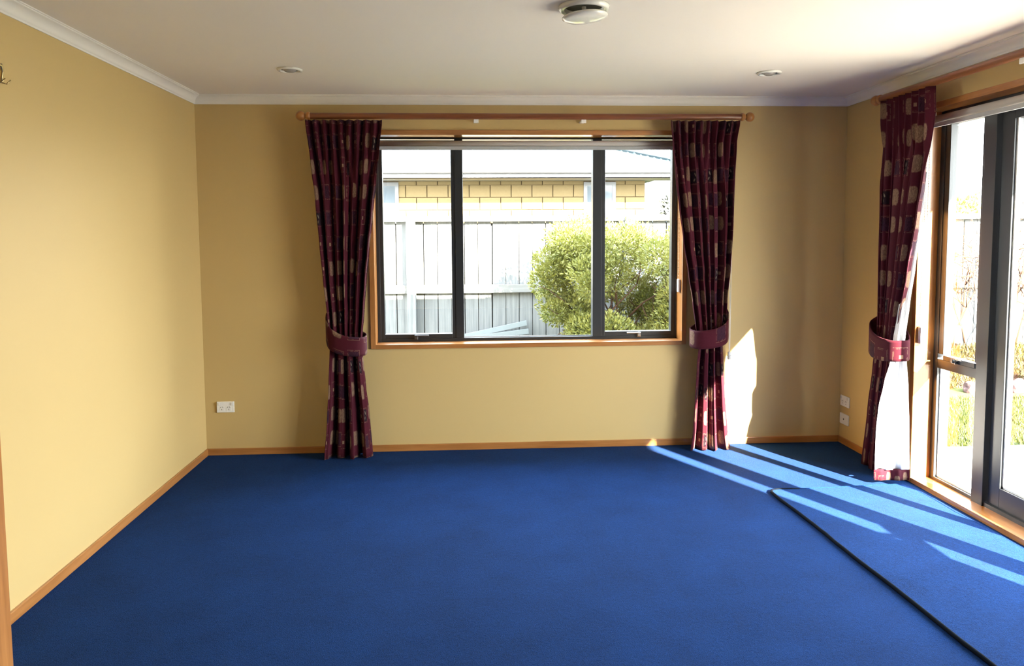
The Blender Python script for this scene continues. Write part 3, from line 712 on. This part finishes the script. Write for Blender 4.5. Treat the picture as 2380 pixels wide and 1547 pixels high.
# fence parallel to the window wall
FY = 3.2
fn = tag(empty('fence'), 'weathered timber paling fence with capping rail behind the shrub', 'fence')
pz0, pz1 = GZ-0.02, 1.625
protos = []
for k in range(3):
    bm = bmesh.new(); box(bm, -0.0705, 0.0705, 0.0, 0.018, 0, pz1-pz0); bmesh.ops.recalc_face_normals(bm, faces=bm.faces)
    me = bpy.data.meshes.new('paling'); bm.to_mesh(me); bm.free(); me.materials.append(MT['fence']); protos.append(me)
for k in range(98):
    o = bpy.data.objects.new('paling', protos[k % 3]); COL.objects.link(o); o.parent = fn
    o.location = (-1.32+k*0.1495, FY+random.uniform(-0.004, 0.004), pz0); o.rotation_euler[1] = random.gauss(0, 0.002)
for k in range(6):
    x = 1.165-2.4+k*2.4 if k else 1.165-2.4
    obj('post', boxes((x-0.048, x+0.048, FY-0.115, FY-0.02, GZ-0.02, 1.665)), 'fence', fn, bevel=0.004)
for k in range(-1, 5):
    xa = 1.165+k*2.4+0.05; xb = xa+2.3
    obj('rail', boxes((xa, xb, FY-0.050, FY-0.005, 0.835, 0.925)), 'fence_x', fn, bevel=0.003)
    obj('capping', boxes((xa-0.0, xb+0.0, FY-0.060, FY+0.030, 1.615, 1.675)), 'fence_x', fn, bevel=0.003)
obj('gap_shade_sheet', boxes((-1.4, 13.3, FY+0.026, FY+0.034, GZ, 1.60)), 'black', fn)  # added black sheet stands in for the shade in the gaps between palings
# loose boards at the foot of the fence
for k, (x0, z0, x1, z1) in enumerate(((1.45, 0.30, 2.42, 0.50), (1.75, 0.33, 2.44, 0.41), (1.70, 0.24, 2.43, 0.30), (1.30, 0.19, 2.40, 0.22))):
    bm = bmesh.new(); L_ = math.hypot(x1-x0, z1-z0); box(bm, 0, L_, -0.012, 0.0, -0.028, 0.028)
    bmesh.ops.rotate(bm, verts=bm.verts, cent=(0, 0, 0), matrix=Matrix.Rotation(-math.atan2(z1-z0, x1-x0), 3, 'Y'))
    bmesh.ops.translate(bm, verts=bm.verts, vec=(x0, FY-0.06-0.02*k, z0))
    tag(obj('board', bm, 'board', bevel=0.002), ['steepest pale board leaning on the fence', 'second pale board from the top leaning on the fence', 'third pale board from the top leaning on the fence', 'lowest pale board leaning on the fence'][k], 'board', 'pale boards leaning on the fence')

# neighbour's house
HY = 5.4
hs = tag(empty('neighbour_house'), 'cream block house with pale ribbed roof behind the fence', 'house')
obj('wall', boxes((-5.0, 4.262, HY+0.012, HY+0.3, GZ, 2.25), (4.0, 4.262, HY+0.3, HY+6, GZ, 2.25)), 'mortar', hs)
bw, bhh = 0.290, 0.172
me = None
for r in range(5):
    z1 = 2.203-0.055-(r-1)*bhh if r else 2.203
    z0 = z1-bhh+0.012 if r else 2.203-0.050
    x = 0.80 if r % 2 == 0 else 0.655
    x -= bw*6
    while x < 4.25:
        a, b = max(x, -1.0), min(x+bw-0.012, 4.262); x += bw
        if b-a < 0.03: continue
        for (qa, qb) in ((0.40, 0.842), (3.40, 3.85)):       # leave the window openings free
            if a < qb and b > qa:
                if a < qa and b > qa: b = qa
                elif b > qb and a < qb: a = qb
                else: b = a
        if b-a < 0.03: continue
        obj('brick', boxes((a, b, HY, HY+0.05, z0, z1)), 'brick', hs)
for (a, b) in ((0.40, 0.842), (3.40, 3.85)):
    wdo = obj('window', boxes((a, a+0.05, HY-0.01, HY+0.05, 1.2, 2.19), (b-0.05, b, HY-0.01, HY+0.05, 1.2, 2.19), (a+0.05, b-0.05, HY-0.01, HY+0.05, 2.14, 2.19), (a+0.05, b-0.05, HY-0.01, HY+0.05, 1.2, 1.25)), 'gutter', hs)
    obj('pane', boxes((a+0.05, b-0.05, HY+0.0, HY+0.012, 1.25, 2.14)), 'darkglass', wdo)
obj('soffit', boxes((-5.0, 4.85, 4.86, HY+0.05, 2.205, 2.217)), 'soffit', hs)
obj('fascia', boxes((-5.0, 4.85, 4.86, 4.875, 2.205, 2.33)), 'soffit', hs)
obj('gutter', boxes((-5.0, 4.92, 4.77, 4.86, 2.268, 2.352)), 'gutter', hs, bevel=0.015)
pitch_r = math.tan(math.radians(19))
def roof_z(y): return 2.345+(y-4.83)*pitch_r
x = 4.90; k = 0
while x > -5.0:                             # each roof sheet with its ribs
    a = x-0.76; bm = bmesh.new(); top, bot = [], []
    n = 10
    for i in range(n*4+1):
        u = i/(n*4); xx = a+0.758*u; f = (u*n) % 1.0
        h = 0.016 if f < 0.25 else 0.0
        if i == 0 or i == n*4: h = 0.028
        y1 = min(9.5, 4.83+max(0.0, (4.90-xx))*1.0+0.01)     # hip line at 45 degrees in plan
        top.append(bm.verts.new((xx, y1, roof_z(y1)+h))); bot.append(bm.verts.new((xx, 4.80, roof_z(4.80)+h)))
    for i in range(len(top)-1): bm.faces.new((bot[i], bot[i+1], top[i+1], top[i]))
    obj('roof_sheet', bm, 'roof', hs); x -= 0.76; k += 1
bm = bmesh.new(); v1 = [bm.verts.new(q) for q in ((4.90, 4.83, 2.345), (4.90, 12, 2.345), (0.23, 9.5, roof_z(9.5)))]; bm.faces.new(v1); obj('hip_face', bm, 'roof', hs, solid=0.01)
bm = bmesh.new(); tube(bm, [(4.90, 4.83, 2.365), (0.23, 9.5, roof_z(9.5)+0.02)], 0.045, 8); obj('hip_ridge', bm, 'roof', hs)

# foliage
def leaf_cloud(name, clumps, n, size, mat, parent, seed=1, up_bias=0.5, ymax=99.0):
    rnd = random.Random(seed); vs_, fs = [], []
    for _ in range(n):
        cx, cy, cz, r = rnd.choice(clumps)
        th = rnd.random()*2*PI; ph_ = math.acos(rnd.uniform(-1, 1)); rr_ = r*(0.55+0.5*rnd.random()**0.6)
        d = Vector((math.sin(ph_)*math.cos(th), math.sin(ph_)*math.sin(th), math.cos(ph_)))
        p = Vector((cx, cy, cz))+d*rr_
        t = (d+Vector((0, 0, up_bias))+Vector((rnd.gauss(0, .5), rnd.gauss(0, .5), rnd.gauss(0, .5)))).normalized()
        sd_ = t.cross(Vector((rnd.gauss(0, 1), rnd.gauss(0, 1), rnd.gauss(0, 1)))).normalized(); nm = t.cross(sd_)
        if p.y > ymax-size*1.4: p.y = ymax-size*1.4-rnd.random()*0.1
        L_ = size*rnd.uniform(0.7, 1.3); w_ = L_*0.20; i = len(vs_)
        vs_ += [p, p+t*L_*0.5+sd_*w_+nm*L_*0.06, p+t*L_, p+t*L_*0.5-sd_*w_+nm*L_*0.06]; fs += [(i, i+1, i+2), (i, i+2, i+3)]
    me = bpy.data.meshes.new(name); me.from_pydata([tuple(v) for v in vs_], [], fs); me.materials.append(MT[mat])
    o = bpy.data.objects.new(name, me); COL.objects.link(o); o.parent = parent; o['kind'] = 'stuff'
    return o
def branch(bm, p, d, L_, r, depth, rnd, out=None):
    q = [p]; n = 4
    for k in range(n):
        d = (d+Vector((rnd.gauss(0, .16), rnd.gauss(0, .16), rnd.gauss(0, .13)))).normalized(); q.append(q[-1]+d*L_/n)
    tube(bm, q, [r*(1-0.12*k) for k in range(n+1)], 6)
    if depth:
        for _ in range(3 if depth > 1 else 2):
            i = rnd.choice((2, 3, 4)); dd = (d+Vector((rnd.gauss(0, .7), rnd.gauss(0, .7), rnd.gauss(0, .45)))).normalized()
            branch(bm, q[i], dd, L_*rnd.uniform(.55, .8), r*0.6, depth-1, rnd)
rnd = random.Random(11)
sh = tag(empty('shrub'), 'large leafy green shrub growing against the fence outside the window', 'shrub')
clumps = []
for _ in range(110):
    x = rnd.uniform(2.60, 4.6); y = rnd.uniform(1.75, 2.62)
    zmax = 1.48-0.55*max(0, (2.95-x)/0.5)**2*0.8
    z = rnd.uniform(0.15 if x > 3.0 else 0.40+0.6*(3.0-x), max(zmax, 0.8)); clumps.append((x, y, z, rnd.uniform(0.13, 0.24)))
clumps += [(2.52, 2.2, 1.0, 0.14), (2.55, 2.15, 1.2, 0.14), (2.70, 2.2, 1.40, 0.14), (2.62, 2.1, 0.72, 0.12)]
leaf_cloud('foliage', clumps, 80000, 0.037, 'leaf', sh, 5, 0.5, 3.06)
bm = bmesh.new()
for _ in range(9): branch(bm, Vector((rnd.uniform(3.0, 3.7), rnd.uniform(2.1, 2.4), GZ-0.02)), Vector((rnd.gauss(0, .35), rnd.gauss(0, .2), 1)).normalized(), 0.85, 0.018, 2, rnd)
for v_ in bm.verts: v_.co.y = 2.25+(v_.co.y-2.25)*0.6
obj('branches', bm, 'bark', sh, smooth=True)
rnd = random.Random(5)
vn = tag(empty('bare_vine'), 'bare brown twiggy vine growing in front of the fence outside the doors', 'vine')
bm = bmesh.new()
for _ in range(13): branch(bm, Vector((rnd.uniform(7.0, 8.2), 2.92, 0.18)), Vector((rnd.gauss(0, .30), rnd.gauss(-0.05, .05), 1)).normalized(), 0.95, 0.013, 3, rnd)
for v_ in bm.verts: v_.co.y = 2.92+(v_.co.y-2.92)*0.25
obj('twigs', bm, 'bark', vn, smooth=True)
# raised garden bed before the fence
bm = bmesh.new(); nx, ny = 70, 16; g = []
for j in range(ny+1):
    row = []
    for i in range(nx+1):
        x = 5.2+6.3*i/nx; y = 2.47+0.48*j/ny; t = j/ny
        z = GZ-0.03+0.42*math.sin(min(1, t*1.15)*PI/2)*(0.75+0.35*noise.noise((x*1.6, y*2, 0)))*min(1, (x-5.2)/0.6)
        row.append(bm.verts.new((x, y, z)))
    g.append(row)
for j in range(ny):
    for i in range(nx): bm.faces.new((g[j][i], g[j][i+1], g[j+1][i+1], g[j+1][i]))
mound_pts = [v.co.copy() for r_ in g for v in r_]
gb = tag(empty('garden_bed'), 'raised garden bed with dry and green grass below the fence', 'garden bed')
obj('soil', bm, 'soil', gb, smooth=True)
pts = [(q.x+random.uniform(-.06, .06), q.y+random.uniform(-.02, .02), q.z-0.005) for q in mound_pts for _ in range(9)]
o = blades('dry_grass', pts, 'drygrass', 0.05, 0.14, 0.006, gb); o['kind'] = 'stuff'
pts = [(q.x+random.uniform(-.06, .06), q.y+random.uniform(-.04, .04), q.z-0.005) for q in mound_pts if noise.noise((q.x*1.3, q.y*1.3, 4)) > 0.0 for _ in range(12)]
o = blades('green_grass', pts, 'grass', 0.05, 0.13, 0.006, gb); o['kind'] = 'stuff'
rocks = [(7.85, 2.17, 0.22, 0.22), (7.42, 2.24, 0.12, 0.09), (8.33, 2.20, 0.20, 0.16), (6.95, 2.25, 0.11, 0.08), (8.90, 2.17, 0.24, 0.20), (6.45, 2.24, 0.14, 0.10)]
rlabels = ['large pinkish rock at the lawn edge, seen through the door pane', 'small rock left of the large pinkish one at the lawn edge', 'rock right of the large pinkish one at the lawn edge', 'small low rock under the side window view of the garden bed', 'rightmost large rock at the lawn edge', 'leftmost rock at the lawn edge']
for k, (x, y, r, h) in enumerate(rocks):
    bm = bmesh.new(); bmesh.ops.create_icosphere(bm, subdivisions=3, radius=1.0)
    for v in bm.verts:
        f = 1+0.35*noise.noise(v.co*1.3+Vector((k*3.1, 0, 0)))+0.1*noise.noise(v.co*4+Vector((k, 5, 0)))
        v.co = Vector((x+v.co.x*r*f, y+v.co.y*r*0.7*f, GZ-0.02+max(-0.05, v.co.z*h*f+h*0.45)))
    tag(obj('rock', bm, 'rock'), rlabels[k], 'rock', 'rocks edging the garden bed')
# beyond the fence
def tree(name, label, x, y, z, r, hgt, n, seed, mat, group='trees beyond the fence'):
    rn = random.Random(seed); t = tag(empty(name), label, 'tree', group)
    cl = [(x+rn.gauss(0, r*0.45), y+rn.gauss(0, r*0.4), z+rn.uniform(hgt*0.45, hgt), r*rn.uniform(.25, .45)) for _ in range(16)]
    leaf_cloud('crown', cl, n, 0.085, mat, t, seed)
    bm = bmesh.new(); branch(bm, Vector((x, y, z)), Vector((0, 0, 1)), hgt*0.6, 0.06, 2, rn); obj('trunk', bm, 'bark', t)
tree('tree', 'grey-green tree beside the right end of the neighbouring house', 5.4, 6.6, GZ, 0.75, 2.0, 4200, 21, 'leaf2')
tree('tree', 'pale yellow-green tree above the fence, seen through the side window', 10.3, 8.0, GZ, 0.8, 2.02, 4200, 22, 'leaf')
tree('tree', 'tall grey-green tree seen through the door pane', 13.6, 8.2, GZ, 0.7, 2.6, 4200, 23, 'leaf2')
fh = tag(empty('distant_house'), 'distant low house with grey roof beyond the fence', 'house')
obj('wall', boxes((9.0, 17.0, 11.0, 15.0, GZ, 1.65)), 'soffit', fh)
bm = bmesh.new(); vv_ = [bm.verts.new(q) for q in ((8.6, 10.6, 1.65), (17.4, 10.6, 1.65), (17.4, 15.4, 1.65), (8.6, 15.4, 1.65), (10.8, 13.0, 2.35), (15.2, 13.0, 2.35))]
for q in ((0, 1, 5, 4), (1, 2, 5), (2, 3, 4, 5), (3, 0, 4), (3, 2, 1, 0)): bm.faces.new([vv_[i] for i in q])
obj('roof', bm, 'roof', fh)
bm = bmesh.new(); n = 60; lo, hi = [], []
for i in range(n+1):
    x = -60+200*i/n; lo.append(bm.verts.new((x, 58, -3))); hi.append(bm.verts.new((x, 90, 2.0+3.0*(0.5+0.5*noise.noise((x*0.05, 0, 7))))))
for i in range(n): bm.faces.new((lo[i], lo[i+1], hi[i+1], hi[i]))
struct('hills', bm, 'hill', 'hazy low hills on the horizon')
